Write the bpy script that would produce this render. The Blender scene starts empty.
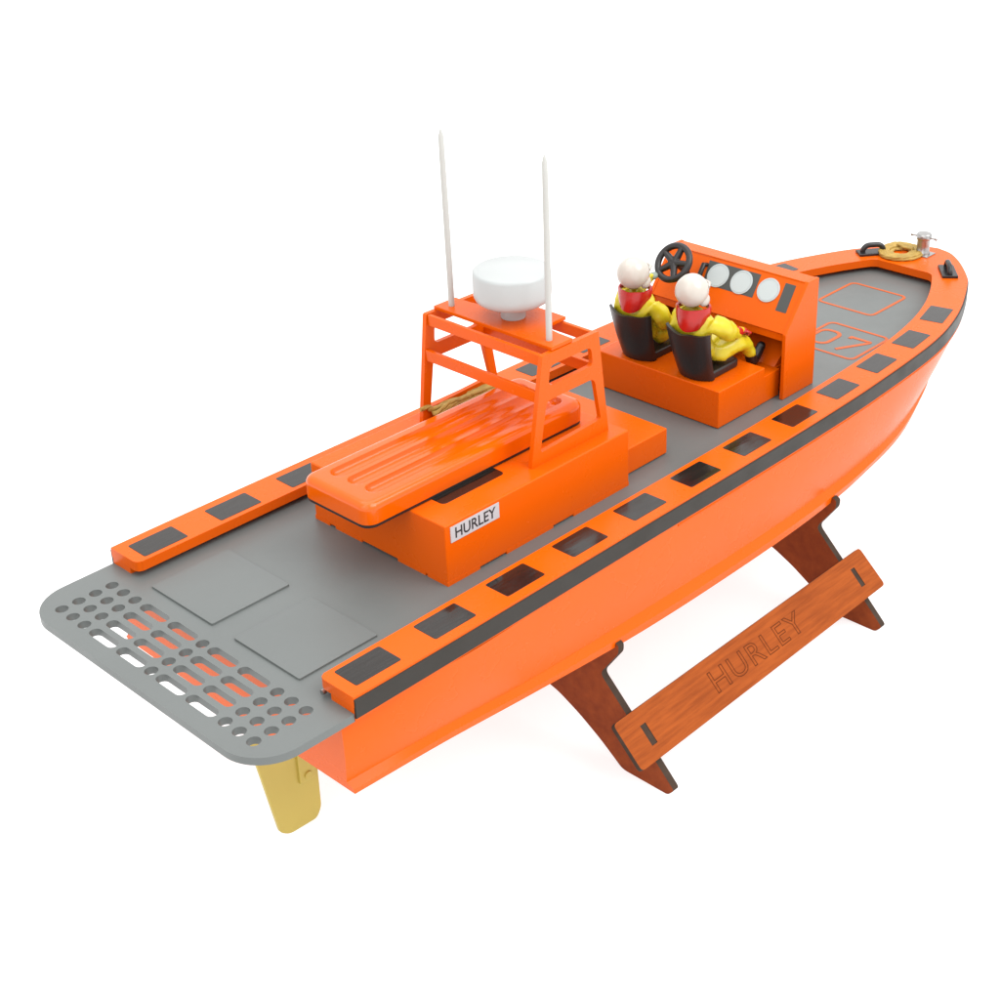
import bpy, bmesh, math, random
from mathutils import Vector, Matrix, noise
random.seed(4)
S = 0.01                       # everything below is written in centimetres
scene = bpy.context.scene
col = scene.collection
R = math.radians

# ------------------------------------------------------------------ materials
def mat(name, color, rough=0.4, metal=0.0, coat=0.0, bump=0.0, bscale=60.0, spec=0.5, var=0.0, vscale=8.0,
        rvar=0.0, stretch=None, bdist=0.0002):
    m = bpy.data.materials.new(name); m.use_nodes = True
    nt = m.node_tree; b = nt.nodes['Principled BSDF']
    b.inputs['Base Color'].default_value = (*color, 1)
    b.inputs['Roughness'].default_value = rough
    b.inputs['Metallic'].default_value = metal
    b.inputs['Coat Weight'].default_value = coat
    b.inputs['Coat Roughness'].default_value = 0.08
    b.inputs['Specular IOR Level'].default_value = spec
    tc = nt.nodes.new('ShaderNodeTexCoord'); mp = nt.nodes.new('ShaderNodeMapping')
    nt.links.new(tc.outputs['Object'], mp.inputs[0])
    if stretch: mp.inputs['Scale'].default_value = stretch
    if bump:
        n = nt.nodes.new('ShaderNodeTexNoise'); n.inputs['Scale'].default_value = bscale; n.inputs['Detail'].default_value = 4
        bp = nt.nodes.new('ShaderNodeBump'); bp.inputs['Strength'].default_value = bump; bp.inputs['Distance'].default_value = bdist
        nt.links.new(mp.outputs[0], n.inputs['Vector']); nt.links.new(n.outputs[0], bp.inputs['Height'])
        nt.links.new(bp.outputs[0], b.inputs['Normal'])
    if var:
        n = nt.nodes.new('ShaderNodeTexNoise'); n.inputs['Scale'].default_value = vscale; n.inputs['Detail'].default_value = 5
        r = nt.nodes.new('ShaderNodeMapRange'); r.inputs['To Min'].default_value = 1-var; r.inputs['To Max'].default_value = 1+var
        r.inputs['From Min'].default_value = .25; r.inputs['From Max'].default_value = .75
        h = nt.nodes.new('ShaderNodeHueSaturation'); h.inputs['Color'].default_value = (*color, 1)
        nt.links.new(mp.outputs[0], n.inputs['Vector']); nt.links.new(n.outputs[0], r.inputs[0])
        nt.links.new(r.outputs[0], h.inputs['Value']); nt.links.new(h.outputs[0], b.inputs['Base Color'])
    if rvar:
        n = nt.nodes.new('ShaderNodeTexNoise'); n.inputs['Scale'].default_value = 35; n.inputs['Detail'].default_value = 6
        r = nt.nodes.new('ShaderNodeMapRange'); r.inputs['To Min'].default_value = max(.02, rough-rvar); r.inputs['To Max'].default_value = rough+rvar
        r.inputs['From Min'].default_value = .3; r.inputs['From Max'].default_value = .7
        nt.links.new(mp.outputs[0], n.inputs['Vector']); nt.links.new(n.outputs[0], r.inputs[0]); nt.links.new(r.outputs[0], b.inputs['Roughness'])
    return m

ORANGE = (0.63, 0.090, 0.0008)
M = dict(
    orange=mat('orange_paint', ORANGE, .27, rvar=.02, var=.02, vscale=9, spec=.17),
    raft=mat('raft_orange', (0.63, 0.090, 0.0008), .12, bump=.0, bscale=45, rvar=.015, var=.04, vscale=20, spec=.4),
    orangeline=mat('orange_line', (0.46, 0.085, 0.012), .45, spec=.3),
    grey=mat('deck_grey', (0.112, 0.122, 0.118), .42, bump=.12, bscale=300, var=.045, vscale=12, rvar=.05),
    pad=mat('glossy_dark_pad', (0.012, 0.009, 0.007), .13, bump=.35, bscale=45, rvar=.06, stretch=(1, 5, 1), bdist=.0003),
    stripe=mat('dark_stripe', (0.019, 0.016, 0.012), .45, bump=.15, bscale=160, rvar=.08, spec=.3),
    black=mat('black_plastic', (0.012, 0.009, 0.009), .38, bump=.2, bscale=160),
    cleat=mat('cleat_black', (0.011, 0.010, 0.010), .34, bump=.2, bscale=160),
    dashgrey=mat('dash_grey', (0.045, 0.048, 0.045), .45),
    dial=mat('dial_pale', (0.42, 0.46, 0.465), .35),
    dialring=mat('dial_ring', (0.36, 0.40, 0.41), .35),
    white=mat('white_plastic', (0.39, 0.405, 0.40), .38, bump=.05, bscale=60),
    antenna=mat('antenna_white', (0.42, 0.42, 0.395), .45, bump=.1, bscale=60),
    helmet=mat('helmet_cream', (0.47, 0.435, 0.385), .14, bump=.2, bscale=70, var=.04, vscale=60, bdist=.0006),
    yellow=mat('suit_yellow', (0.52, 0.43, 0.014), .32, bump=.6, bscale=110, var=.10, vscale=110, bdist=.0006),
    red=mat('vest_red', (0.38, 0.010, 0.008), .22, bump=.4, bscale=110, bdist=.0006, var=.12, vscale=120),
    skin=mat('skin', (0.42, 0.22, 0.14), .45),
    hair=mat('boots_black', (0.010, 0.009, 0.009), .35),
    glove=mat('glove_grey', (0.20, 0.24, 0.21), .5),
    rope=mat('rope_gold', (0.36, 0.23, 0.045), .6, bump=.6, bscale=400, var=.22, vscale=160, bdist=.0004),
    brass=mat('brass', (0.47, 0.37, 0.075), .38, metal=.2, bump=.1, bscale=30, var=.05, vscale=20, rvar=.08),
    metal=mat('polished_metal', (0.40, 0.39, 0.38), .30, metal=1.0),
    label=mat('label_white', (0.42, 0.42, 0.435), .5),
    ink=mat('ink', (0.012, 0.012, 0.014), .6),
    char=mat('laser_cut_edge', (0.040, 0.024, 0.015), .7, spec=.2, bump=.5, bscale=120, var=.3, vscale=90, bdist=.0005),
    engrave=mat('engraved_line', (0.11, 0.025, 0.006), .8, spec=.1),
)
def wood(name, c1, c2, stretch):
    m = bpy.data.materials.new(name); m.use_nodes = True
    nt = m.node_tree; b = nt.nodes['Principled BSDF']
    tc = nt.nodes.new('ShaderNodeTexCoord'); mp = nt.nodes.new('ShaderNodeMapping'); mp.inputs['Scale'].default_value = stretch
    n = nt.nodes.new('ShaderNodeTexNoise'); n.inputs['Scale'].default_value = 75; n.inputs['Detail'].default_value = 8; n.inputs['Roughness'].default_value = .65
    n2 = nt.nodes.new('ShaderNodeTexNoise'); n2.inputs['Scale'].default_value = 22; n2.inputs['Detail'].default_value = 3
    mx = nt.nodes.new('ShaderNodeMath'); mx.operation = 'ADD'
    cr = nt.nodes.new('ShaderNodeValToRGB')
    cr.color_ramp.elements[0].position = .50; cr.color_ramp.elements[0].color = (*c1, 1)
    cr.color_ramp.elements[1].position = .84; cr.color_ramp.elements[1].color = (*c2, 1)
    hf = nt.nodes.new('ShaderNodeMath'); hf.operation = 'MULTIPLY'; hf.inputs[1].default_value = 1.0
    nt.links.new(tc.outputs['Object'], mp.inputs[0]); nt.links.new(mp.outputs[0], n.inputs['Vector'])
    nt.links.new(tc.outputs['Object'], n2.inputs['Vector'])
    hf.inputs[1].default_value = .35; nt.links.new(n2.outputs[0], hf.inputs[0])
    nt.links.new(n.outputs[0], mx.inputs[0]); nt.links.new(hf.outputs[0], mx.inputs[1])
    nt.links.new(mx.outputs[0], cr.inputs[0]); nt.links.new(cr.outputs[0], b.inputs['Base Color'])
    bp = nt.nodes.new('ShaderNodeBump'); bp.inputs['Strength'].default_value = .25; bp.inputs['Distance'].default_value = .0004
    nt.links.new(n.outputs[0], bp.inputs['Height']); nt.links.new(bp.outputs[0], b.inputs['Normal'])
    b.inputs['Roughness'].default_value = .5; b.inputs['Specular IOR Level'].default_value = .10
    return m
M['woodplate'] = wood('stained_wood_board', (0.21, 0.042, 0.005), (0.31, 0.068, 0.009), (.4, 5, 5))
M['woodleg'] = wood('stained_wood_end', (0.16, 0.026, 0.004), (0.23, 0.044, 0.007), (4, 1.2, 1.2))

# ------------------------------------------------------------------ helpers
def empty(name, loc, label, cat, group=None):
    o = bpy.data.objects.new(name, None); col.objects.link(o)
    o.location = Vector(loc)*S; o.empty_display_size = .01
    o['label'] = label; o['category'] = cat
    if group: o['group'] = group
    o['_org'] = [float(v) for v in loc]
    return o
def org(o):
    return Vector(o['_org']) if (o is not None and '_org' in o) else Vector((0, 0, 0))

def finish(name, me, m, parent, bevel=0, seg=2, smooth=None, mats=None):
    o = bpy.data.objects.new(name, me); col.objects.link(o)
    if parent is not None:
        o.parent = parent; o['_org'] = [float(v) for v in org(parent)]
    for k in (mats or [m]): me.materials.append(M[k])
    if bevel:
        bv = o.modifiers.new('bevel', 'BEVEL'); bv.width = bevel*S; bv.segments = seg; bv.limit_method = 'ANGLE'
        bv.angle_limit = R(35); bv.harden_normals = True
        me.shade_smooth(); me.set_sharp_from_angle(angle=R(40))
    elif smooth is not None:
        me.shade_smooth(); me.set_sharp_from_angle(angle=R(smooth))
    return o

class MB:
    """collects shapes (cm, scene coordinates) into one mesh"""
    def __init__(s): s.v = []; s.f = []; s.mi = []; s.cur = 0
    def add(s, vs, fs):
        n = len(s.v); s.v += [Vector(v) for v in vs]
        for f in fs: s.f.append([n+i for i in f]); s.mi.append(s.cur)
        return s
    def box(s, x0, x1, y0, y1, z0, z1, mx=None):
        vs = [(x, y, z) for x in (x0, x1) for y in (y0, y1) for z in (z0, z1)]
        if mx is not None: vs = [mx @ Vector(v) for v in vs]
        return s.add(vs, [(0, 1, 3, 2), (4, 6, 7, 5), (0, 4, 5, 1), (2, 3, 7, 6), (0, 2, 6, 4), (1, 5, 7, 3)])
    def grid(s, rows, closed=False, cap=False):
        n = len(rows[0]); vs = [p for r in rows for p in r]; fs = []
        for i in range(len(rows)-1):
            for j in range(n if closed else n-1):
                k = (j+1) % n
                fs.append((i*n+j, i*n+k, (i+1)*n+k, (i+1)*n+j))
        if cap:
            fs.append(tuple(range(n))[::-1]); fs.append(tuple((len(rows)-1)*n+j for j in range(n)))
        return s.add(vs, fs)
    def lathe(s, c, prof, n=48, axis=(0, 0, 1)):
        ax = Vector(axis).normalized(); q = ax.to_track_quat('Z', 'Y').to_matrix(); c = Vector(c)
        rows = [[c + q @ Vector((r*math.cos(t), r*math.sin(t), h)) for t in [2*math.pi*j/n for j in range(n)]] for r, h in prof]
        return s.grid(rows, closed=True, cap=True)
    def tube(s, pts, r, n=10, lobes=0, twist=0.0, cap=True):
        pts = [Vector(p) for p in pts]; rows = []; L = 0
        t0 = (pts[1]-pts[0]).normalized()
        up = Vector((0, 0, 1)) if abs(t0.z) < .9 else Vector((1, 0, 0))
        nrm = t0.cross(up).normalized()
        for i, p in enumerate(pts):
            t = ((pts[min(i+1, len(pts)-1)]-pts[max(i-1, 0)])).normalized()
            nrm = (nrm - t*nrm.dot(t)).normalized(); bn = t.cross(nrm)
            if i: L += (p-pts[i-1]).length
            rr = r(i/(len(pts)-1)) if callable(r) else r
            row = []
            for j in range(n):
                a = 2*math.pi*j/n
                k = rr*(.72+.42*abs(math.cos(lobes*a/2 + L*twist))) if lobes else rr
                row.append(p+nrm*(k*math.cos(a))+bn*(k*math.sin(a)))
            rows.append(row)
        return s.grid(rows, closed=True, cap=cap)
    def ellipsoid(s, c, rad, n=24, m=14, f=None, mx=None):
        c = Vector(c); rows = []
        for i in range(m+1):
            ph = math.pi*i/m - math.pi/2
            row = []
            for j in range(n):
                t = 2*math.pi*j/n
                d = Vector((math.cos(ph)*math.cos(t), math.cos(ph)*math.sin(t), math.sin(ph)))
                k = f(d) if f else 1
                p = Vector((d.x*rad[0], d.y*rad[1], d.z*rad[2]))*k
                if mx is not None: p = mx @ p
                row.append(c+p)
            rows.append(row)
        return s.grid(rows, closed=True)
    def prism(s, poly, axis, a, b):
        """poly: 2-D outline; axis 'x' -> (y,z), 'y' -> (x,z), 'z' -> (x,y)"""
        def mk(p, w):
            return {'x': (w, p[0], p[1]), 'y': (p[0], w, p[1]), 'z': (p[0], p[1], w)}[axis]
        n = len(poly); vs = [mk(p, a) for p in poly]+[mk(p, b) for p in poly]
        fs = [tuple(range(n))[::-1], tuple(range(n, 2*n))]+[(i, (i+1) % n, n+(i+1) % n, n+i) for i in range(n)]
        return s.add(vs, fs)
    def build(s, name, m, parent=None, bevel=0, seg=2, smooth=None, mats=None):
        o0 = org(parent); me = bpy.data.meshes.new(name); bm = bmesh.new()
        vv = [bm.verts.new((v-o0)*S) for v in s.v]
        for f, k in zip(s.f, s.mi):
            try:
                fc = bm.faces.new([vv[i] for i in f]); fc.material_index = k
            except ValueError: pass
        bmesh.ops.remove_doubles(bm, verts=bm.verts, dist=1e-6)
        bmesh.ops.dissolve_degenerate(bm, edges=bm.edges, dist=1e-7)
        bmesh.ops.recalc_face_normals(bm, faces=bm.faces)
        bm.to_mesh(me); bm.free()
        return finish(name, me, m, parent, bevel, seg, smooth, mats)

def plate(name, outline, holes, thick, mapf, m, parent, bevel=0, seg=2, mats=None, edge=False):
    """flat plate with real through-holes; outline/holes in 2-D, mapf(u, v, w) -> scene cm, w = 0..thick"""
    cu = bpy.data.curves.new('tmp', 'CURVE'); cu.dimensions = '2D'; cu.fill_mode = 'BOTH'
    for lp in [outline]+holes:
        sp = cu.splines.new('POLY'); sp.points.add(len(lp)-1)
        for i, p in enumerate(lp): sp.points[i].co = (p[0], p[1], 0, 1)
        sp.use_cyclic_u = True
    cu.extrude = thick/2
    ob = bpy.data.objects.new('tmp', cu); col.objects.link(ob)
    dg = bpy.context.evaluated_depsgraph_get(); me = bpy.data.meshes.new_from_object(ob.evaluated_get(dg))
    bpy.data.objects.remove(ob); bpy.data.curves.remove(cu)
    me.name = name; me.materials.clear()
    bm = bmesh.new(); bm.from_mesh(me)
    bmesh.ops.remove_doubles(bm, verts=bm.verts, dist=1e-4)
    o0 = org(parent)
    for v in bm.verts: v.co = (Vector(mapf(v.co.x, v.co.y, v.co.z+thick/2))-o0)*S
    bmesh.ops.recalc_face_normals(bm, faces=bm.faces)
    bm.normal_update()
    if edge:
        ax = (Vector(mapf(0, 0, 1))-Vector(mapf(0, 0, 0))).normalized()
        for f in bm.faces: f.material_index = 0 if abs(f.normal.dot(ax)) > .7 else 1
    else:
        for f in bm.faces: f.material_index = 0
    bm.to_mesh(me); bm.free()
    return finish(name, me, m, parent, bevel, seg, smooth=35, mats=mats)

def rrect(x0, x1, y0, y1, r, n=5):
    out = []
    for cx, cy, a in ((x1-r, y1-r, 0), (x0+r, y1-r, 90), (x0+r, y0+r, 180), (x1-r, y0+r, 270)):
        for i in range(n+1):
            t = R(a+90*i/n); out.append((cx+r*math.cos(t), cy+r*math.sin(t)))
    return out
def rpoly(pts, r, n=4):
    """polygon with rounded corners; r one radius or a list"""
    out = []; k = len(pts)
    for i, p in enumerate(pts):
        rr = r[i] if isinstance(r, (list, tuple)) else r
        p = Vector(p); a = Vector(pts[i-1])-p; b = Vector(pts[(i+1) % k])-p
        if rr <= 0: out.append(tuple(p)); continue
        d = min(rr, a.length*.45, b.length*.45)
        A = p+a.normalized()*d; B = p+b.normalized()*d
        for j in range(n+1):
            t = j/n; out.append(tuple(A*(1-t)**2+p*2*t*(1-t)+B*t*t))
    return out
def circle(cx, cy, r, n=20): return [(cx+r*math.cos(2*math.pi*i/n), cy+r*math.sin(2*math.pi*i/n)) for i in range(n)]
def catmull(P, sub=6):
    P = [Vector(p) for p in P]; out = []
    for i in range(len(P)-1):
        p0 = P[i-1] if i else P[0]*2-P[1]; p1 = P[i]; p2 = P[i+1]; p3 = P[i+2] if i+2 < len(P) else P[-1]*2-P[-2]
        for k in range(sub):
            t = k/sub
            out.append(.5*((2*p1)+(p2-p0)*t+(2*p0-5*p1+4*p2-p3)*t*t+(3*p1-p0-3*p2+p3)*t**3))
    out.append(P[-1]); return out
def text_mesh(name, s, size, mapf, m, parent, thick=.02, space=1.0, outline=0.0, sx=1.0):
    cu = bpy.data.curves.new('txt', 'FONT'); cu.body = s; cu.size = size; cu.space_character = space
    cu.align_x = 'CENTER'; cu.align_y = 'CENTER'; cu.resolution_u = 4
    if outline: cu.fill_mode = 'NONE'; cu.bevel_depth = outline; cu.bevel_resolution = 1
    else: cu.extrude = thick/2; cu.offset = .012
    ob = bpy.data.objects.new('txt', cu); col.objects.link(ob)
    dg = bpy.context.evaluated_depsgraph_get(); me = bpy.data.meshes.new_from_object(ob.evaluated_get(dg))
    bpy.data.objects.remove(ob); bpy.data.curves.remove(cu)
    me.name = name; me.materials.clear(); o0 = org(parent)
    for v in me.vertices: v.co = (Vector(mapf(v.co.x*sx, v.co.y, v.co.z+thick/2))-o0)*S
    for p in me.polygons: p.material_index = 0
    return finish(name, me, m, parent)

# ------------------------------------------------------------------ boat root
GZ = -17.05                     # table top
boat = empty('model_boat', (42, 0, -5.8), 'large orange model rescue boat with grey deck and radar arch, propped on wooden stand', 'model boat')

TOP = [(3.4,12),(12,12.05),(20,12.03),(30,12),(40,12),(48,11.95),(55,11.78),(60,11.52),(64,11.25),(68,10.85),(71.5,10.2),(75.5,9.0),(79.4,7.35),(82,6.0),(84.1,4.4),(85.7,2.9),(86.8,1.5),(87.25,0)]
KN = [(4.75,11.1,-5.0),(12,11.35,-5.2),(20,11.4,-5.85),(30,11.55,-6.0),(40,11.6,-6.12),(48,11.5,-6.15),(55,11.2,-6.1),(59,10.9,-5.95),(62.5,10.55,-5.8),(66,9.95,-5.6),(69.5,9.1,-5.2),(72.7,8.1,-4.3),(75.8,6.7,-3.3),(78.5,5.2,-2.6),(81,3.5,-2.0),(82.8,2.1,-1.6),(84,1.0,-1.35),(84.6,0,-1.2)]
BT = [(4.95,11.5,-5.75),(12,11.55,-6.15),(20,11.7,-6.75),(30,11.9,-7.3),(40,11.95,-7.42),(48,11.85,-7.38),(54,11.6,-7.22),(57.5,11.3,-7.05),(62.5,10.75,-6.75),(66,10.1,-6.4),(69.4,9.2,-5.75),(72.7,8.2,-4.95),(75.8,6.7,-4.1),(78.5,5.1,-3.4),(80.8,3.4,-2.9),(82.4,2.0,-2.6),(83.5,1.0,-2.4),(84.0,0,-2.3)]
KL = [(4.95,0,-5.85),(12,0,-6.9),(20,0,-7.9),(30,0,-8.6),(40,0,-8.8),(48,0,-8.7),(54,0,-8.5),(58,0,-8.2),(62,0,-7.8),(66,0,-7.2),(69.4,0,-6.6),(72.7,0,-5.9),(75.8,0,-5.1),(78.5,0,-4.4),(80.6,0,-3.8),(82,0,-3.3),(83.0,0,-2.9),(83.6,0,-2.5)]
TOPH = [(4.7, 11.15), (12, 12.05)]+TOP[2:]
top3 = catmull([(x, y-.03, -.46) for x, y in TOPH]); kn = catmull(KN); bt = catmull(BT); kl = catmull(KL)
top2 = catmull([(x, y, 0) for x, y in TOP])
def lipmid(b, c):
    m = b.lerp(c, .5); m.y = max(m.y, c.y)+.05*min(1, b.y); return m
BUL = lambda t: Vector((0, .12*math.sin(math.pi*t), 0))
hb = MB()
for sg in (-1, 1):
    f = lambda p: Vector((p.x, p.y*sg, p.z))
    rows = []
    for a, b, c, d in zip(top3, kn, bt, kl):
        side = [f(a.lerp(b, t)+BUL(t)*min(1, a.y)) for t in (0, .25, .5, .75, 1)]
        lip = [f(lipmid(b, c)), f(c)]
        rows.append(side+lip+[f(c.lerp(d, .5)), f(d)])
    hb.grid(rows)
t0, k0, b0, l0 = top3[0], kn[0], bt[0], kl[0]
poly = [t0.lerp(k0, t)+BUL(t) for t in (0, .25, .5, .75, 1)]+[lipmid(k0, b0), b0, b0.lerp(l0, .5), l0]
mir = [Vector((p.x, -p.y, p.z)) for p in poly[::-1]][1:]
hb.add(poly+mir, [tuple(range(len(poly)+len(mir)))])
hull = hb.build('hull', 'orange', boat, smooth=16)
# thin groove moulding directly under the stripe
def ring_tube(mb, off, z, r, n=8, lo=5.2):
    for sg in (-1, 1):
        pts = [Vector((p.x, 0, 0))+Vector((0, sg*(p.y+off if p.y > .05 else 0), z)) for p in top2 if p.x >= lo]
        mb.tube(pts, r, n)
g = MB(); ring_tube(g, -.02, -.55, .07, lo=32); g.build('hull_moulding', 'orange', hull, smooth=60)

# ---- deck with the drilled stern platform
outer = [p for p in top2 if p.x > 5.3]
dk = [(-1.5, 0)]
def corner(sg):
    c = [(1.4-2.9*math.cos(R(90*i/16)), -9.0-2.9*math.sin(R(90*i/16))) for i in range(17)]+[(5.12, -11.95)]
    return [(x, y*sg) for x, y in c]
ol = corner(1)+[(5.13, -11.3)]+[(p.x-.3*(p.x > 80), -(p.y-.55)) for p in outer if p.y > .9]
ol += [(86.6, 0)]+[(p.x-.3*(p.x > 80), (p.y-.55)) for p in outer[::-1] if p.y > .9]+[(5.13, 11.3)]+corner(-1)[::-1]
holes = []
A0 = 1.186; PY = 1.281; C1 = 7.122
for i in range(4):
    x = i*A0
    for sg in (-1, 1):
        for k in range(3): holes.append(circle(x, sg*(C1+k*PY), .41))
        for ya, yb in ((.72, 3.33), (3.66, 6.28)):
            pts = []
            for k in range(9): t = R(180+180*k/8); pts.append((x+.38*math.cos(t), ya+.38+.38*math.sin(t)))
            for k in range(9): t = R(180*k/8); pts.append((x+.38*math.cos(t), yb-.38+.38*math.sin(t)))
            holes.append([(a, b*sg) for a, b in pts])
    holes.append(circle(x, 0, .41))
deck = plate('deck', ol, holes, .5, lambda u, v, w: (u, v, w-.5), 'grey', boat, bevel=.07)
for y0, y1 in ((1.12, 7.55), (-7.25, -1.05)):
    MB().prism(rrect(5.05, 10.95, y0, y1, .12, 3), 'z', -.1, .15).build('deck_hatch', 'grey', deck, bevel=.03)
# painted outlines on the foredeck
def ribbon(mb, pts, w, z0=.0, z1=.03, closed=False):
    n = len(pts); L = []; Rr = []
    for i in range(n):
        p = Vector((*pts[i][:2], 0))
        a = Vector((*(pts[i-1] if (i or closed) else pts[i])[:2], 0)); b = Vector((*(pts[(i+1) % n] if (i < n-1 or closed) else pts[i])[:2], 0))
        d1 = (p-a).normalized() if (p-a).length > 1e-6 else (b-p).normalized()
        d2 = (b-p).normalized() if (b-p).length > 1e-6 else d1
        t = (d1+d2).normalized(); k = Vector((-t.y, t.x, 0)); c = max(.45, k.dot(Vector((-d1.y, d1.x, 0))))
        L.append(p+k*(w/2/c)); Rr.append(p-k*(w/2/c))
    rows = [[Vector((l.x, l.y, z0)), Vector((l.x, l.y, z1)), Vector((r.x, r.y, z1)), Vector((r.x, r.y, z0))] for l, r in zip(L, Rr)]
    if closed: rows.append(rows[0])
    mb.grid(rows, closed=True, cap=not closed)
q = MB(); ribbon(q, rrect(71.5, 77.2, -2.8, 2.8, .55), .26, closed=True); q.build('deck_outline', 'orangeline', deck)
q = MB(); ribbon(q, rrect(62.55, 68.2, -6.62, -.88, .55), .26, closed=True); q.build('deck_outline', 'orangeline', deck)
q = MB(); ribbon(q, rrect(63.75, 66.6, -3.1, -1.25, .75, 6), .34, closed=True)
ribbon(q, rpoly([(66.15, -4.05), (66.5, -4.05), (66.5, -5.85), (66.3, -5.85), (63.55, -4.35)], [0, 0, .2, .2, 0]), .34)
q.build('deck_number', 'orangeline', deck)

# ---- gunwale: skirt + capping slab, in one piece round the bow
X0 = 5.12
outl = [(X0, -TOP[0][1])]+[(p.x, -p.y) for p in top2 if p.x > 5.5]
outl += [(p.x, p.y) for p in top2[::-1] if p.x > 5.5 and p.y > 0]+[(X0, TOP[0][1])]
INN = [(5.5,9.0),(20,8.98),(40,8.93),(50,8.78),(55,8.6),(60,8.4),(65,8.08),(68.5,7.62),(71.6,7.0),(74.6,6.1),(77.6,4.85),(80.4,3.35),(80.95,2.85)]
inn = [(p.x, p.y) for p in catmull([(x, y, 0) for x, y in INN], 4)]
inner = [(81.05, 2.6), (81.05, -2.6)]
slab = outl+[(X0, 9.45), (X0+.12, 9.15), (X0+.4, 9.0)]+inn+inner+[(x, -y) for x, y in inn[::-1]]+[(X0+.4, -9.0), (X0+.12, -9.15), (X0, -9.45)]
gunwale = plate('gunwale', slab, [], .70, lambda u, v, w: (u, v, w+.44), 'orange', boat, bevel=.13, seg=3)
sk = outl+[(X0, 10.0)]+[(x if x < 79 else x+.6, y+.95) for x, y in inn]+[(82.0, -3.4), (82, 3.4)][::-1]+[(x if x < 79 else x+.6, -y-.95) for x, y in inn[::-1]]+[(X0, -10.0)]
sk = [(X0+.02+(x-X0) if x == X0 else x, y*.9985) for x, y in sk]
plate('gunwale_base', sk, [], .93, lambda u, v, w: (u, v, w-.49), 'orange', gunwale, bevel=.03)
MB().tube([(4.95, -9.4, .3), (5.2, -9.4, .3)], .17, 10).build('stern_bolt', 'metal', gunwale, smooth=40)
# rubbing stripe
for sg in (-1, 1):
    rows = []
    for p in [Vector((5.14, 12.01, 0))]+[p for p in top2 if p.x > 5.6]:
        y = p.y; k = .11
        d = Vector((0, sg, 0)) if p.x < 60 else Vector((max(0, (p.x-60)/27)**1.5, sg*max(0, 1-((p.x-60)/27.25)**3), 0)).normalized()
        b = Vector((p.x, sg*y, 0))
        rows.append([b+d*(-.05)+Vector((0, 0, .99)), b+d*k+Vector((0, 0, .93)), b+d*k+Vector((0, 0, -.25)), b+d*(-.05)+Vector((0, 0, -.32))])
    MB().grid(rows, closed=True, cap=True).build('rubbing_strip', 'stripe', boat, smooth=35)
# glossy dark pads set into the capping
def rail_y(x):
    for a, b in zip(top2, top2[1:]):
        if a.x <= x <= b.x: t = (x-a.x)/(b.x-a.x); return a.y+(b.y-a.y)*t
    return 12
PADS = [7.6+5.947*i for i in range(12)]
padq = [(5.93, 9.28)]
for sg in (-1, 1):
    for i, c in enumerate(PADS):
        a, b = c-1.66, c+1.68
        if i == 11: a += .1; b += .1
        ca = rail_y(a)-.70; cb = rail_y(b)-.70
        if i == 10: ca += .05; cb += .08
        if i == 11: ca += .1; cb += .2
        w = 1.98
        sl = (cb-ca)/(b-a); ix = -sl*w*.85 if i >= 10 else 0
        ix = max(-.75, min(.75, ix))
        pl = [(a, ca*sg), (b, cb*sg), (b-abs(ix), (cb-w+.04*i/11)*sg), (a-abs(ix)*.9, (ca-w)*sg)]
        pl = rpoly(pl, .16, 3)
        if sg < 0: pl = pl[::-1]
        MB().prism(pl, 'z', 1.08, 1.165).build('gunwale_pad', 'pad', gunwale, bevel=.015, seg=1)

# ---- cabin (engine casing)
CX0, CX1, CW, CH = 17.41, 34.73, 6.5, 4.32
cb = MB(); cb.box(CX0, CX1, -CW, CW, .10, CH)
cabin = cb.build('cabin', 'orange', boat, bevel=.10, seg=3)
c2 = MB(); c2.box(CX1-.2, 40.1, -5.54, 5.54, .06, 2.08); c2.build('cabin_extension', 'orange', cabin, bevel=.10, seg=3)
for y0, y1 in ((-CW-.012, -4.6), (-4.44, -1.8), (1.73, 4.39), (5.0, CW+.012)): MB().box(CX0-.012, CX0+.5, y0, y1, .0, .3).build('base_tab', 'orange', cabin)
for x0, x1 in ((CX0+.5, 20.2), (22.6, 27.0), (29, 34.7)): MB().box(x0, x1, -CW-.014, -CW+.4, .002, .3).build('base_tab', 'orange', cabin); MB().box(x0, x1, CW-.4, CW+.014, .002, .3).build('base_tab', 'orange', cabin)
MB().prism(rrect(19.25, 24.75, -4.45, 4.2, .35), 'z', 4.25, 4.345).build('dark_hatch_pane', 'pad', cabin, bevel=.01, seg=1)  # dark glossy pane stands in for the dark inside of an open hatch
lb = MB(); lb.box(17.83, 22.05, -6.55, -6.4, 3.0, 4.1); name_label = lb.build('name_label', 'label', cabin)
text_mesh('lettering', 'HURLEY', 1.05, lambda u, v, w: (19.93+u, -6.552-w, 3.53+v), 'ink', name_label, thick=.01, sx=.93)

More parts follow.
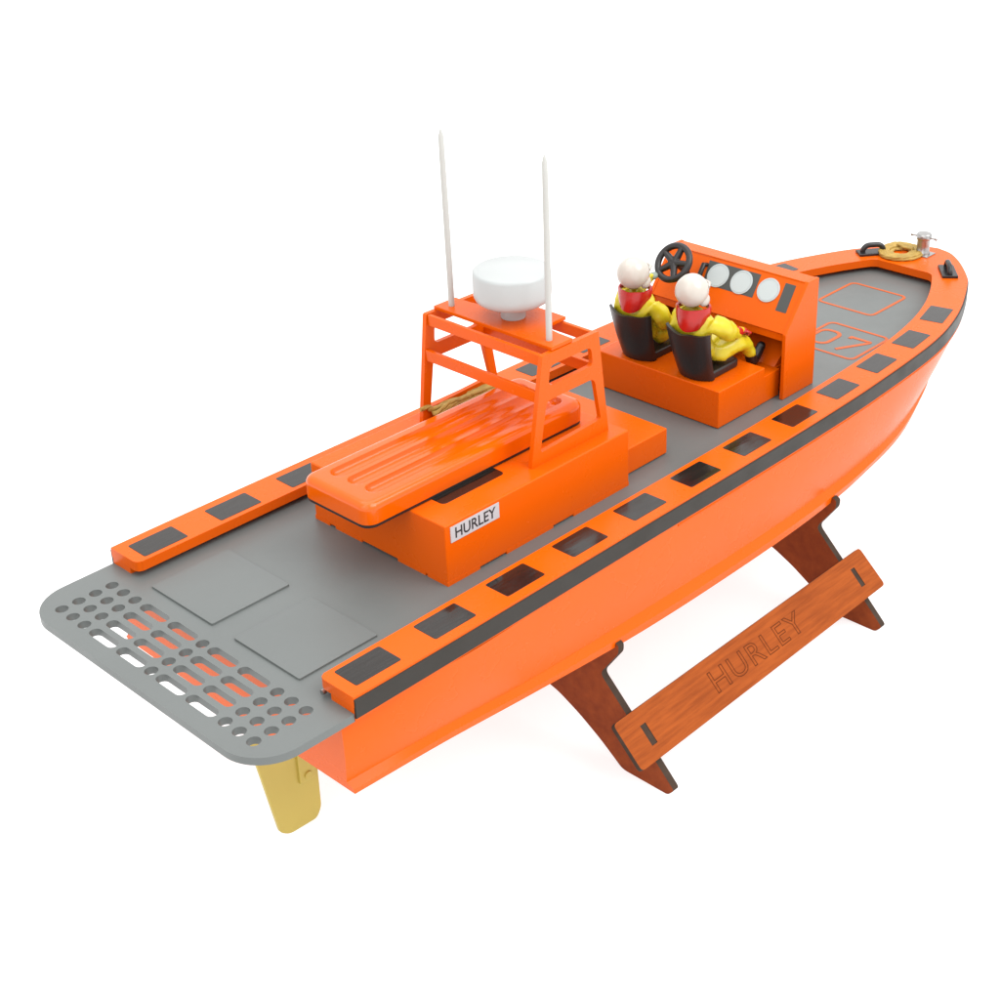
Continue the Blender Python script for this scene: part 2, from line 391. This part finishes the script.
# ---- radar arch
arch = MB()
def side_map(sg):
    return lambda u, v, w: (u, sg*(5.42+(v-4.3)*.022+(w-.35)), v)
SO = rpoly([(26.25, 4.25), (33.85, 4.25), (32.72, 12.05), (27.35, 12.05)], [0, 0, .15, .15])
import itertools
h1 = rpoly([(28.05, 11.15), (32.0, 11.15), (32.2, 9.75), (27.9, 9.75)], .45)
h2 = rpoly([(27.72, 8.75), (32.35, 8.75), (33.05, 5.45), (27.1, 5.2)], [.5, .5, .25, .25])
frame = plate('radar_arch', SO, [h1, h2], .35, side_map(-1), 'orange', boat, bevel=.04)
plate('side_frame', SO, [h1, h2], .35, side_map(1), 'orange', frame, bevel=.04)
for nm, x0, x1, z0, z1 in (('cross_bar', 27.42, 27.72, 11.22, 12.0), ('cross_bar', 27.02, 27.32, 8.75, 9.55), ('cross_bar', 32.35, 32.65, 11.22, 12.0), ('cross_bar', 32.68, 32.98, 8.75, 9.55)):
    q = MB(); q.box(x0, x1, -5.2, 5.2, z0, z1); q.build(nm, 'orange', frame, bevel=.04)
half = [(28.3, -5.45), (30.25, -5.45), (30.25, -4.9)]
tp = [(28.3, -5.5), (30.3, -5.5), (30.35, -4.2), (30.5, -3.3), (30.75, -2.9), (31.2, -2.75), (31.7, -2.72), (32.7, -2.7)]
tpl = tp+[(x, -y) for x, y in tp[::-1]]
plate('top_plate', tpl, [], .26, lambda u, v, w: (u, v, w+12.07), 'orange', frame, bevel=.04)
for sg in (-1, 1):
    MB().tube([(29.1, sg*4.55, 12.3), (29.1, sg*4.56, 15), (29.08, sg*4.58, 19), (29.05, sg*4.6, 22.8), (29.04, sg*4.6, 24.1), (29.04, sg*4.6, 24.6)],
              lambda t: .21 if t < .35 else (.21-.03*(t-.35)/.45 if t < .8 else max(.04, .18-.14*(t-.8)/.2)), 14).build('antenna', 'antenna', frame, smooth=50)
rb = MB(); rb.lathe((30.45, 0, 12.3), [(.0, 0), (.82, 0), (.84, .1), (.84, .90), (.95, 1.03), (1.7, 1.08), (2.2, 1.18), (2.48, 1.38), (2.6, 1.65), (2.62, 1.9), (2.62, 3.18), (2.58, 3.33), (2.44, 3.42), (0, 3.45)], 64)
rb.build('radar_dome', 'white', frame, smooth=50)

# ---- seat box and console
seatbox = MB().box(45.55, 51.27, -5.97, 5.97, .04, 3.06).build('seat_box', 'orange', boat, bevel=.08, seg=3)
q = MB(); q.box(51.1, 53.3, -5.93, 5.93, .04, 2.27); q.box(53.2, 56.3, -5.5, 5.5, .04, 2.2); q.build('foot_step', 'orange', seatbox, bevel=.04)
q = MB(); q.prism([(53.3, 2.2), (56.2, 2.2), (56.2, 4.6)], 'y', -5.4, 5.4); q.build('foot_rest', 'orange', seatbox)
PAN = [(52.73, .02), (56.82, .02), (56.82, 8.92), (55.41, 8.92), (52.73, 5.41)]
console = plate('console', PAN, [], .32, lambda u, v, w: (u, -6.73+w, v), 'orange', boat, bevel=.04)
plate('side_panel', PAN, [], .32, lambda u, v, w: (u, 6.73-w, v), 'orange', console, bevel=.04)
ux, uz = 2.68/4.4164, 3.51/4.4164           # up the slope
nx, nz = -uz, ux                            # outward normal of the dash
def D(y, u, w): return (52.73+ux*u+nx*w, y, 5.41+uz*u+nz*w)
def dplate(name, pl, w0, w1, m, parent, bevel=0):
    q = MB(); n = len(pl)
    q.add([D(y, u, w0) for y, u in pl]+[D(y, u, w1) for y, u in pl],
          [tuple(range(n)), tuple(range(n, 2*n))[::-1]]+[(i, (i+1) % n, n+(i+1) % n, n+i) for i in range(n)])
    return q.build(name, m, parent, bevel=bevel, seg=1)
dash = dplate('dashboard', [(-6.42, .06), (6.42, .06), (6.42, 4.36), (-6.42, 4.36)], -.35, -.05, 'orange', console, bevel=.03)
q = MB(); q.box(53.0, 53.3, -6.4, 6.4, 4.72, 5.28); q.box(55.35, 56.75, -6.4, 6.4, 8.6, 8.90); q.box(56.45, 56.78, -6.4, 6.4, .05, 8.7); q.build('console_shell', 'orange', console, bevel=.03)
dplate('gauge_panel', [(-2.55, 2.08), (2.3, 2.08), (2.5, 4.02), (-2.5, 4.02)], -.06, -.03, 'dashgrey', dash)
dplate('switch_panel', [(-5.9, 1.65), (-4.93, 1.65), (-4.85, 3.92), (-5.8, 3.92)], -.06, -.03, 'dashgrey', dash)
for y in (1.19, -1.10, -3.67):
    d = dplate('gauge', circle(y, 3.0, .98, 32), -.045, .03, 'dial', dash, bevel=.01)
    q = MB(); c = [D(y+.86*math.cos(t), 3.0+.86*math.sin(t), .03) for t in [2*math.pi*i/36 for i in range(37)]]
    q.tube(c, .02, 6); q.build('gauge_ring', 'dialring', d, smooth=60)
q = MB(); q.tube([D(2.62, 2.3, -.1), D(2.62, 2.4, .3), D(2.62, 3.5, .35), D(2.62, 3.6, -.1)], .2, 10); q.build('throttle_lever', 'black', dash, smooth=50)
# steering wheel
wc = Vector((51.95, 3.6, 9.05)); wn = Vector((nx, 0, nz)); wa = Vector((0, 1, 0)); wb = Vector((ux, 0, uz))
q = MB(); rr = 1.42
pts = [wc+(wa*math.cos(t)+wb*math.sin(t))*rr for t in [2*math.pi*i/40 for i in range(41)]]
q.tube(pts, .27, 12)
for k in range(5):
    t = R(90+72*k+10); q.tube([wc-wn*.1, wc+(wa*math.cos(t)+wb*math.sin(t))*1.3], lambda s: .32-.08*s, 8)
q.lathe(wc-wn*.25, [(0, 0), (.50, .02), (.52, .3), (.3, .42), (0, .45)], 20, axis=wn)
q.tube([wc, wc-wn*2.3], .2, 10)
q.build('steering_wheel', 'black', console, smooth=50)

# ---- seats
def seat(yc):
    q = MB(); rows = []
    for i in range(13):
        t = i/12; hw = 1.62+.36*t; row = []
        xb = 45.95-1.15*t-.12*math.sin(math.pi*t); z = 3.12+4.1*t
        for j in range(17):
            s = -1+2*j/16; row.append(Vector((xb+.75*abs(s)**2.4, yc+hw*s, z-.22*t*(1-abs(s))**1+.12*math.sin(7*s+yc)*t*.3)))
        rows.append(row)
    back = [[p+Vector((.30, 0, .0)) for p in r] for r in rows]
    q.grid(rows); q.grid(back)
    bord = [r[0] for r in rows]+rows[-1][1:]+[r[-1] for r in rows[::-1]][1:]+rows[0][::-1][1:]
    borb = [p+Vector((.30, 0, 0)) for p in bord]
    q.grid([bord, borb])
    o = q.build('crew_seat', 'black', boat, smooth=50)
    c = MB(); c.prism(rpoly([(46.5, yc-1.5), (50.3, yc-1.45), (50.5, yc+1.3), (46.5, yc+1.5)], .45), 'z', 3.05, 3.72)
    c.build('seat_cushion', 'black', o, bevel=.18, seg=3)
    return o
seat(-2.85); seat(2.75)

# ---- bow fittings
def cleat(sg):
    c = Vector((82.15, 3.95*sg, 1.13)); ang = math.atan2(-1.83*sg, 2.3)
    mx = Matrix.Translation(c) @ Matrix.Rotation(ang, 4, 'Z')
    q = MB(); q.box(-1.45, 1.45, -.70, .70, 0, .26, mx); o = q.build('cleat', 'cleat', boat, bevel=.06)
    pts = catmull([mx @ Vector(p) for p in ((-.98, 0, .15), (-.95, 0, .5), (-.6, 0, .82), (0, 0, .87), (.6, 0, .82), (.95, 0, .5), (.98, 0, .15))], 5)
    h = MB(); h.tube(pts, .25, 12); h.build('cleat_handle', 'cleat', o, smooth=60)
cleat(1); cleat(-1)
bc = Vector((85.0, .35, 1.13))
q = MB(); q.box(bc.x-.85, bc.x+.75, bc.y-.95, bc.y+.75, 1.12, 1.24); bit = q.build('mooring_post', 'metal', boat, bevel=.03)
q = MB()
q.lathe(bc, [(0, .1), (.66, .1), (.66, .26), (.60, .34), (.58, .9), (.60, 1.45), (.68, 1.5), (.70, 1.56), (.70, 1.92), (.62, 2.02), (0, 2.06)], 28)
q.build('post', 'metal', bit, smooth=40)
q = MB(); q.tube([bc+Vector((-.2, 1.15, 1.72)), bc+Vector((.2, -1.15, 1.62))], .09, 8); q.ellipsoid(bc+Vector((-.2, 1.15, 1.72)), (.15, .15, .15), 10, 6); q.ellipsoid(bc+Vector((.2, -1.15, 1.62)), (.15, .15, .15), 10, 6); q.build('cross_pin', 'metal', bit, smooth=50)

# ---- rudder
q = MB(); yy = -.45
q.prism(rpoly([(5.1, -6.5), (10.35, -6.5), (10.2, -16.3), (9.75, -17.0), (7.45, -16.9), (6.75, -16.3)][0:6], [.1, .1, .7, .3, .5, .3]), 'y', yy-.12, yy+.12)
rud = q.build('rudder', 'brass', boat, bevel=.03)
q = MB(); q.box(8.65, 9.95, yy-.32, yy+.3, -13.4, -6.5); rs = q.build('rudder_clamp', 'brass', rud, bevel=.05)
q = MB(); q.lathe((9.3, yy-.28, -12.95), [(0, 0), (.28, 0), (.28, .14), (0, .16)], 12, axis=(0, -1, 0)); q.build('screw', 'brass', rs, smooth=40)
q = MB(); q.tube([(9.3, yy, -7.2), (9.3, yy, -5.9)], .35, 12); q.build('rudder_stock', 'brass', rud, smooth=40)

# ------------------------------------------------------------------ life raft on the cabin roof
raft = empty('life_raft', (23.9, -.2, 4.34), 'glossy orange canister with three long grooves, lying on the cabin roof', 'life raft')
RX0, RX1, RY0, RY1, RZ = 13.95, 33.75, -3.42, 2.98, 6.02
RC = .85
NX, NY = 220, 110
def rloop(d, z):
    x0, x1, y0, y1 = RX0+d, RX1-d, RY0+d, RY1-d; r = max(0, RC-d); ex = RX0+RC; fx = RX1-RC; ey = RY0+RC; fy = RY1-RC
    out = []
    for i in range(NX+1): out.append((ex+(fx-ex)*i/NX, ey-r, z) if True else None)
    for i in range(1, 6): t = R(-90+90*i/6); out.append((fx+r*math.cos(t), ey+r*math.sin(t), z))
    for i in range(NY+1): out.append((fx+r, ey+(fy-ey)*i/NY, z))
    for i in range(1, 6): t = R(90*i/6); out.append((fx+r*math.cos(t), fy+r*math.sin(t), z))
    for i in range(NX+1): out.append((fx-(fx-ex)*i/NX, fy+r, z))
    for i in range(1, 6): t = R(90+90*i/6); out.append((ex+r*math.cos(t), fy+r*math.sin(t), z))
    for i in range(NY+1): out.append((ex-r, fy-(fy-ey)*i/NY, z))
    for i in range(1, 6): t = R(180+90*i/6); out.append((ex+r*math.cos(t), ey+r*math.sin(t), z))
    return [Vector(p) for p in out]
def rh(x, y):
    z = 0
    for k in (-1, 0, 1):
        yc = -.22+1.62*k
        x0, x1 = 16.0-.06*k, 32.1
        dx = max(x0-x, 0, x-x1); d = math.hypot(dx, y-yc)
        if d < .62: z -= .50*(1-(d/.62)**2)**.5
    return z
q = MB(); rr_ = .5; loops = [rloop(.0, 4.58), rloop(.0, RZ-rr_)]
for i in range(1, 9):
    a = R(90*i/8); loops.append(rloop(rr_*(1-math.cos(a)), RZ-rr_+rr_*math.sin(a)))
loops.append(rloop(RC, RZ))
q.grid(loops, closed=True)
ex, fx, ey, fy = RX0+RC, RX1-RC, RY0+RC, RY1-RC
q.grid([[Vector((ex+(fx-ex)*i/NX, ey+(fy-ey)*j/NY, RZ+rh(ex+(fx-ex)*i/NX, ey+(fy-ey)*j/NY))) for j in range(NY+1)] for i in range(NX+1)])
q.add(rloop(0, 4.58), [tuple(range(len(rloop(0, 4.58))))])
q.build('raft_lid', 'raft', raft, smooth=60)
MB().prism(rrect(RX0+.05, RX1-.05, RY0+.05, RY1-.05, .8, 6), 'z', 4.335, 4.60).build('raft_base', 'black', raft, bevel=.03)

# ------------------------------------------------------------------ ropes
def rope(name, pts, r, label, sub=5):
    q = MB(); q.tube(catmull(pts, sub), r, 12, lobes=3, twist=4.0)
    base = Vector(pts[0]); o = q.build(name, 'rope', None, smooth=70)
    o['label'] = label; o['category'] = 'rope'; return o
pts = []
turns = 16
for i in range(turns*14):
    t = i/14; lay = int(t/8); f = (t % 8)/8
    rad = (.80+1.35*f) if lay == 0 else (2.05-.95*f)
    a = 2*math.pi*t+.4
    pts.append((83.75+rad*1.05*math.cos(a)+random.uniform(-.05, .05), 1.95+rad*.92*math.sin(a)+random.uniform(-.05, .05), 1.29+.14*lay+random.uniform(-.03, .03)))
pts += [(84.5, 1.1, 1.6), (84.3, 1.9, 1.62), (84.6, 2.8, 1.66)]
rope('coiled_rope', pts, .135, 'golden rope wound in a flat coil on the bow between cleat and post', 6)
pts = []
for k in range(7):
    o1 = random.uniform(-.22, .22); o2 = random.uniform(-.15, .3)
    pa = [(27.2, 4.55, 4.55), (28.4, 4.75, 4.75), (29.9, 4.65, 4.75), (31.3, 4.8, 4.65), (33.0, 4.5, 4.6)]
    if k % 2: pa = pa[::-1]
    for j, p in enumerate(pa):
        w = 1 if j in (0, 4) else (.45 if j in (2,) else .9)
        pts.append((p[0]+random.uniform(-.15, .15), p[1]+o1*w*1.6+random.uniform(-.05, .05), p[2]+abs(o2)*w+.06*k*.7))
pts += [(27.4, 4.9, 5.1), (26.9, 5.0, 5.35), (26.1, 5.05, 5.4)]
rope('rope_hank', pts, .15, 'golden rope hank tied in the middle, lying beside the orange raft on the port side', 14)

# ------------------------------------------------------------------ crew figures
def crew(yc, label, arms):
    r = empty('crew_figure', (46.8, yc, 3.7), label, 'figurine')
    o0 = org(r)
    # joints: name -> (x, y, z, radius)
    J = dict(pel=(47.7, 0, 4.45, 1.0), bel=(47.15, 0, 5.6, .98), che=(46.45, 0, 6.7, 1.75), upc=(46.3, 0, 7.75, 1.45), nec=(46.35, 0, 8.75, .48), hed=(46.4, 0, 9.7, .80), crn=(46.3, 0, 10.4, .72))
    E = [('pel', 'bel'), ('bel', 'che'), ('che', 'upc'), ('upc', 'nec'), ('nec', 'hed'), ('hed', 'crn')]
    for s, n in ((-1, 'r'), (1, 'l')):
        a = arms[n]
        J['sh'+n] = (46.6, 1.38*s, 7.85, .86); J['ua'+n] = (*[(46.85+a[0][0])/2, (1.55*s+a[0][1])/2+.15*s, (7.7+a[0][2])/2], .84)
        J['el'+n] = (*a[0], .74); J['fa'+n] = (*[(a[0][i]+a[1][i])/2 for i in range(3)], .60); J['wr'+n] = (*a[1], .36); J['hd'+n] = (*a[2], .36)
        J['hi'+n] = (48.2, .72*s, 4.5, .85); J['th'+n] = (49.7, .98*s, 4.95, .90); J['kn'+n] = (51.15, 1.15*s, 4.75, .66); J['sn'+n] = (51.75, 1.15*s, 3.95, .58); J['an'+n] = (52.1, 1.15*s, 3.2, .44)
        E += [('upc', 'sh'+n), ('sh'+n, 'ua'+n), ('ua'+n, 'el'+n), ('el'+n, 'fa'+n), ('fa'+n, 'wr'+n), ('wr'+n, 'hd'+n), ('pel', 'hi'+n), ('hi'+n, 'th'+n), ('th'+n, 'kn'+n), ('kn'+n, 'sn'+n), ('sn'+n, 'an'+n)]
    names = list(J); idx = {n: i for i, n in enumerate(names)}
    me = bpy.data.meshes.new('body')
    me.from_pydata([tuple((Vector((J[n][0], J[n][1]+yc, J[n][2]))-o0)*S) for n in names], [(idx[a], idx[b]) for a, b in E], [])
    ob = bpy.data.objects.new('body', me); col.objects.link(ob)
    sk_ = ob.modifiers.new('skin', 'SKIN'); sk_.use_smooth_shade = True; sk_.branch_smoothing = .6
    for i, n in enumerate(names):
        d = me.skin_vertices[0].data[i]; d.radius = (J[n][3]*S, J[n][3]*S); d.use_root = (n == 'pel')
    ss = ob.modifiers.new('sub', 'SUBSURF'); ss.levels = 2; ss.render_levels = 2
    dg = bpy.context.evaluated_depsgraph_get(); m2 = bpy.data.meshes.new_from_object(ob.evaluated_get(dg))
    bpy.data.objects.remove(ob); m2.materials.clear()
    # cloth folds and a face
    nrm = [v.normal.copy() for v in m2.vertices]
    for v, nn in zip(m2.vertices, nrm):
        p = v.co/S+o0
        if p.z < 8.7:
            k = noise.noise(Vector((p.x*1.1+yc, p.y*1.1, p.z*1.6)))*.18+noise.noise(Vector((p.x*2.4, p.y*2.4+yc, p.z*3.2)))*.13
            v.co += nn*k*S
        else:
            fx_ = p.x-46.4; fy_ = p.y-yc; fz = p.z-9.75
            if fx_ > .3:
                if abs(fy_) < .2 and -.3 < fz < .15: v.co.x += .22*S
                if .12 < abs(fy_) < .5 and .12 < fz < .4: v.co.x -= .07*S
    body = finish('body', m2, None, r, smooth=80, mats=['yellow', 'skin'])
    for p in m2.polygons: p.material_index = 1 if (p.center.z/S+o0.z) > 8.85 else 0
    # face details
    q = MB()
    for s in (-1, 1): q.ellipsoid((47.12, yc+.3*s, 9.95), (.10, .12, .09), 10, 6)
    q.build('eyes', 'ink', body, smooth=60)
    q = MB(); q.ellipsoid((47.12, yc, 9.3), (.08, .22, .05), 10, 6); q.build('mouth', 'red', body, smooth=60)
    # helmet: open-faced shell
    q = MB()
    def hf(d):
        k = 1.0
        if d.z < -.35: k *= 1-.10*(-.35-d.z)
        if d.x > .62 and d.z < .35: k *= .80
        return k*(1+.02*noise.noise(d*2.3+Vector((yc, 0, 0))))
    q.ellipsoid((46.08, yc, 10.12), (1.30, 1.22, 1.27), 40, 26, hf)
    hel = q.build('helmet', 'helmet', r, smooth=60)
    q = MB(); q.ellipsoid((46.55, yc-.80, 9.45), (.52, .34, .50), 16, 10); q.ellipsoid((46.55, yc+.80, 9.45), (.52, .34, .50), 16, 10); q.tube([(46.9, yc-.85, 10.35), (47.5, yc-.5, 10.4), (47.68, yc, 10.42), (47.5, yc+.5, 10.4), (46.9, yc+.85, 10.35)], .13, 8); q.build('helmet_trim', 'helmet', hel, smooth=60)
    # red buoyancy collar with a pointed flap down the back
    q = MB(); n = 36; rows = []
    for i in range(n):
        t = 2*math.pi*i/n; c, s_ = math.cos(t), math.sin(t); row = []
        back = max(0, -math.cos(t-.55)); 
        drop = 1.75*back**.75+.5*(1-back)
        for j in range(10):
            a = 2*math.pi*j/10; w = math.cos(a)*.5; h = math.sin(a)
            rad = 1.12+.28*back+.22*w
            row.append(Vector((46.3+rad*c*1.02+.18*(h*.5+.5)*back, yc+(1.0+.24*w)*1.22*s_*(1-.22*(.5-.5*h)*back), 9.0-(.5-.5*h)*drop+.12*noise.noise(Vector((t*1.5, h, yc))))))
        rows.append(row)
    rows.append(rows[0]); q.grid(rows, closed=True)
    q.build('buoyancy_collar', 'red', r, smooth=70)
    # gloves with fingers, red cuffs
    for s, nme in ((-1, 'r'), (1, 'l')):
        e, w, h = [Vector((p[0], p[1]+yc, p[2])) for p in arms[nme][:3]]
        d = (h-w).normalized(); gm = arms[nme][3]
        q = MB(); q.tube([w-d*.55, w-d*.1, w+d*.15], lambda t: .50-.06*t, 12)
        side = d.cross(Vector((0, 0, 1))).normalized(); up = side.cross(d)
        q.ellipsoid(h+d*.02, (.42, .40, .26), 14, 9, mx=Matrix((d, side, up)).transposed())
        for k in range(4):
            b_ = h+d*.28+side*(.25-.165*k); ln = (.42, .5, .47, .36)[k]
            q.tube([b_, b_+d*ln*.55-up*.05, b_+d*ln*.8-up*.28, b_+d*ln*.6-up*.42], .095, 7)
        q.tube([h-side*.3*s, h-side*.52*s+d*.15-up*.05, h-side*.5*s+d*.42-up*.15], .10, 7)
        q.build('glove', gm, r, smooth=60)
        # boots
        q = MB()
        a = Vector((52.15, yc+1.15*s, 3.05))
        q.tube(catmull([a+Vector((-.12, 0, .45)), a+Vector((0, 0, .0)), a+Vector((.25, 0, -.28)), a+Vector((.8, 0, .05)), a+Vector((1.3, 0, .55))], 4), lambda t: .46 if t < .5 else .46-.12*(t-.5)*2, 12)
        q.ellipsoid(a+Vector((1.3, 0, .55)), (.36, .36, .34), 12, 8)
        q.build('boot', 'hair', r, smooth=60)
    return r
crew(-2.85, 'yellow suited figurine seated in front of the gauges, both hands resting on the knees', dict(
    r=((48.35, -1.75, 6.55), (49.9, -1.45, 6.0), (50.65, -1.35, 5.85), 'red'), l=((48.2, 1.75, 6.5), (49.8, 1.35, 6.0), (50.5, 1.25, 5.85), 'red')))
crew(2.75, 'yellow suited figurine seated behind the black steering wheel, one hand reaching for it', dict(
    r=((47.6, -1.75, 6.1), (49.0, -1.35, 5.6), (49.7, -1.25, 5.55), 'red'), l=((48.6, 2.1, 7.1), (50.1, 2.15, 7.75), (50.85, 1.95, 8.0), 'glove')))

# ------------------------------------------------------------------ wooden stand
stand = empty('display_stand', (40, 0, GZ), 'reddish brown wooden stand of two splayed end frames joined by a board lettered HURLEY', 'boat stand')
def cradle(xc, xh, zc):
    half = [(-6.57+2.3, -12.75), (-6.57, -13.35), (-8.52, -14.3), (-10.45, -15.5), (-11.6, -16.35), (-12.5, GZ), (-16.5, GZ), (-17.05, -16.45),
            (-13.6, -12.95), (-10.5, -9.9), (-12.15, -7.55), (-12.15, -6.95+zc), (-11.75, -6.75+zc)]
    rad = [0, .5, .6, .6, .6, .4, .25, .25, 0, .45, .25, .15, .1]
    inner_ = [(-11.6, -7.35+zc*.8), (-6.0, -8.2), (0, -8.85)]
    hl = rpoly([(0, -12.2)]+half+inner_, [0]+rad+[0, 0, 0], 4)
    hl = [p for p in hl]
    full = hl+[(-y, z) for y, z in hl[::-1] if abs(y) > 1e-4]
    return plate('cradle', full, [], .55, lambda u, v, w: (xc+w-.15, u, v), None, stand, mats=['woodleg', 'char'], edge=True)
cradle(27.2, 0, 0); cradle(52.9, 0, .0)
e = Vector((0, -.71032, -.70388)); nn = Vector((0, -.70388, .71032))
def board(sg):
    def mp(u, v, w):
        p = Vector((0, -10.43, -9.84))+e*v+nn*(w+.02); return (u, p.y*sg, p.z)
    hs = [[(27.2, 4.5), (27.75, 4.5), (27.75, 6.05), (27.2, 6.05)], [(52.9, 4.3), (53.4, 4.3), (53.4, 5.9), (52.9, 5.9)]]
    b = plate('side_board', rpoly([(25.35, 3.4), (55.15, 3.3), (55.3, 6.8), (25.35, 7.0)], .35), hs, .40, mp, None, stand, mats=['woodplate', 'char'], edge=True)
    for h in hs:
        q = MB(); q.add([mp(u, v, w) for w in (-.4, .36) for u, v in h], [(0, 1, 2, 3), (7, 6, 5, 4), (0, 1, 5, 4), (1, 2, 6, 5), (2, 3, 7, 6), (3, 0, 4, 7)]); q.build('tenon', 'char', b)
    return b, mp
b, mp = board(-1 if False else 1)
text_mesh('engraved_name', 'HURLEY', 2.3, lambda u, v, w: mp(39.9+u, 5.18-v, .40+w*.2), 'engrave', b, thick=.02, space=1.12, outline=.035, sx=1.2)
board(-1)

# ------------------------------------------------------------------ white table sweep
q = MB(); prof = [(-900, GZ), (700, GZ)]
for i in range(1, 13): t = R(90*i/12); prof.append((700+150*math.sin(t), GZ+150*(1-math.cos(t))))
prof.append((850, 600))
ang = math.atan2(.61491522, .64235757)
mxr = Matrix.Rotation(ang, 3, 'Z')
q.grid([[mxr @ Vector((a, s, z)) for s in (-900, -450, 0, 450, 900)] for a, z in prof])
sw = mat('white_sweep_added_glow', (0.42, 0.42, 0.42), .9, spec=0.0); M['sweep'] = sw      # plain sheet with an added glow that washes out floor shadows
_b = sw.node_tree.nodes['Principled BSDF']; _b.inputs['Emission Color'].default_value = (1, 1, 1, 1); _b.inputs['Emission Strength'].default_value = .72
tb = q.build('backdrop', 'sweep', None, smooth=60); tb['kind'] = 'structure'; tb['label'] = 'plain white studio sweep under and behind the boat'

# ------------------------------------------------------------------ light
w = bpy.data.worlds.new('World'); scene.world = w; w.use_nodes = True
bg = w.node_tree.nodes['Background']; bg.inputs[0].default_value = (1, 1, 1, 1); bg.inputs[1].default_value = 1.22
def area(name, loc, target, size, power, sy=None):
    l = bpy.data.lights.new(name, 'AREA'); l.shape = 'RECTANGLE'; l.size = size; l.size_y = sy or size; l.energy = power
    o = bpy.data.objects.new(name, l); col.objects.link(o); o.location = Vector(loc)*S
    o.rotation_euler = ((Vector(target)-Vector(loc))*S).to_track_quat('-Z', 'Y').to_euler(); return o
def sun(name, az, el, strength, angle):
    l = bpy.data.lights.new(name, 'SUN'); l.energy = strength; l.angle = R(angle)
    o = bpy.data.objects.new(name, l); col.objects.link(o)
    d = Vector((math.cos(R(el))*math.cos(R(az)), math.cos(R(el))*math.sin(R(az)), math.sin(R(el))))
    o.location = d*3; o.rotation_euler = (-d).to_track_quat('-Z', 'Y').to_euler(); return o
sun('key_bank', -70, 48, 2.1, 45)
sun('top_bank', 60, 75, 1.3, 60)
sun('aft_fill', 195, 35, .7, 60)
area('strip_softbox', (-60, -10, 130), (25, 0, 4), .25, 2.0, 1.2)
area('strip_softbox', (80, -140, 120), (40, -6, 2), .3, 2.5, 1.0)

# ------------------------------------------------------------------ camera (solved from the photograph)
Cc = Vector((-35.7218072, -66.50772561, 51.22728487))
d = Vector((0.64235757, 0.61491522, -0.45744512)); Rv = Vector((0.68287859, -0.73018159, -0.0226203)); U = Vector((0.34792757, 0.29784915, 0.8889501))
cd = bpy.data.cameras.new('Camera'); cam = bpy.data.objects.new('Camera', cd); col.objects.link(cam)
m4 = Matrix(((Rv.x, U.x, -d.x), (Rv.y, U.y, -d.y), (Rv.z, U.z, -d.z))).to_4x4(); m4.translation = Cc*S
cam.matrix_world = m4
cd.sensor_width = 36; cd.lens = 36*1.51478; cd.shift_x = -(550.642-500)/1000; cd.shift_y = -(500-439.813)/1000
cd.clip_start = .01; cd.clip_end = 60
scene.camera = cam
scene.view_settings.view_transform = 'Standard'; scene.view_settings.look = 'None'
scene.view_settings.exposure = 0; scene.view_settings.gamma = 1; scene.view_settings.use_curve_mapping = False
scene.render.engine = 'CYCLES'
scene.cycles.max_bounces = 8; scene.cycles.use_denoising = True
for o in bpy.data.objects:
    if '_org' in o: del o['_org']
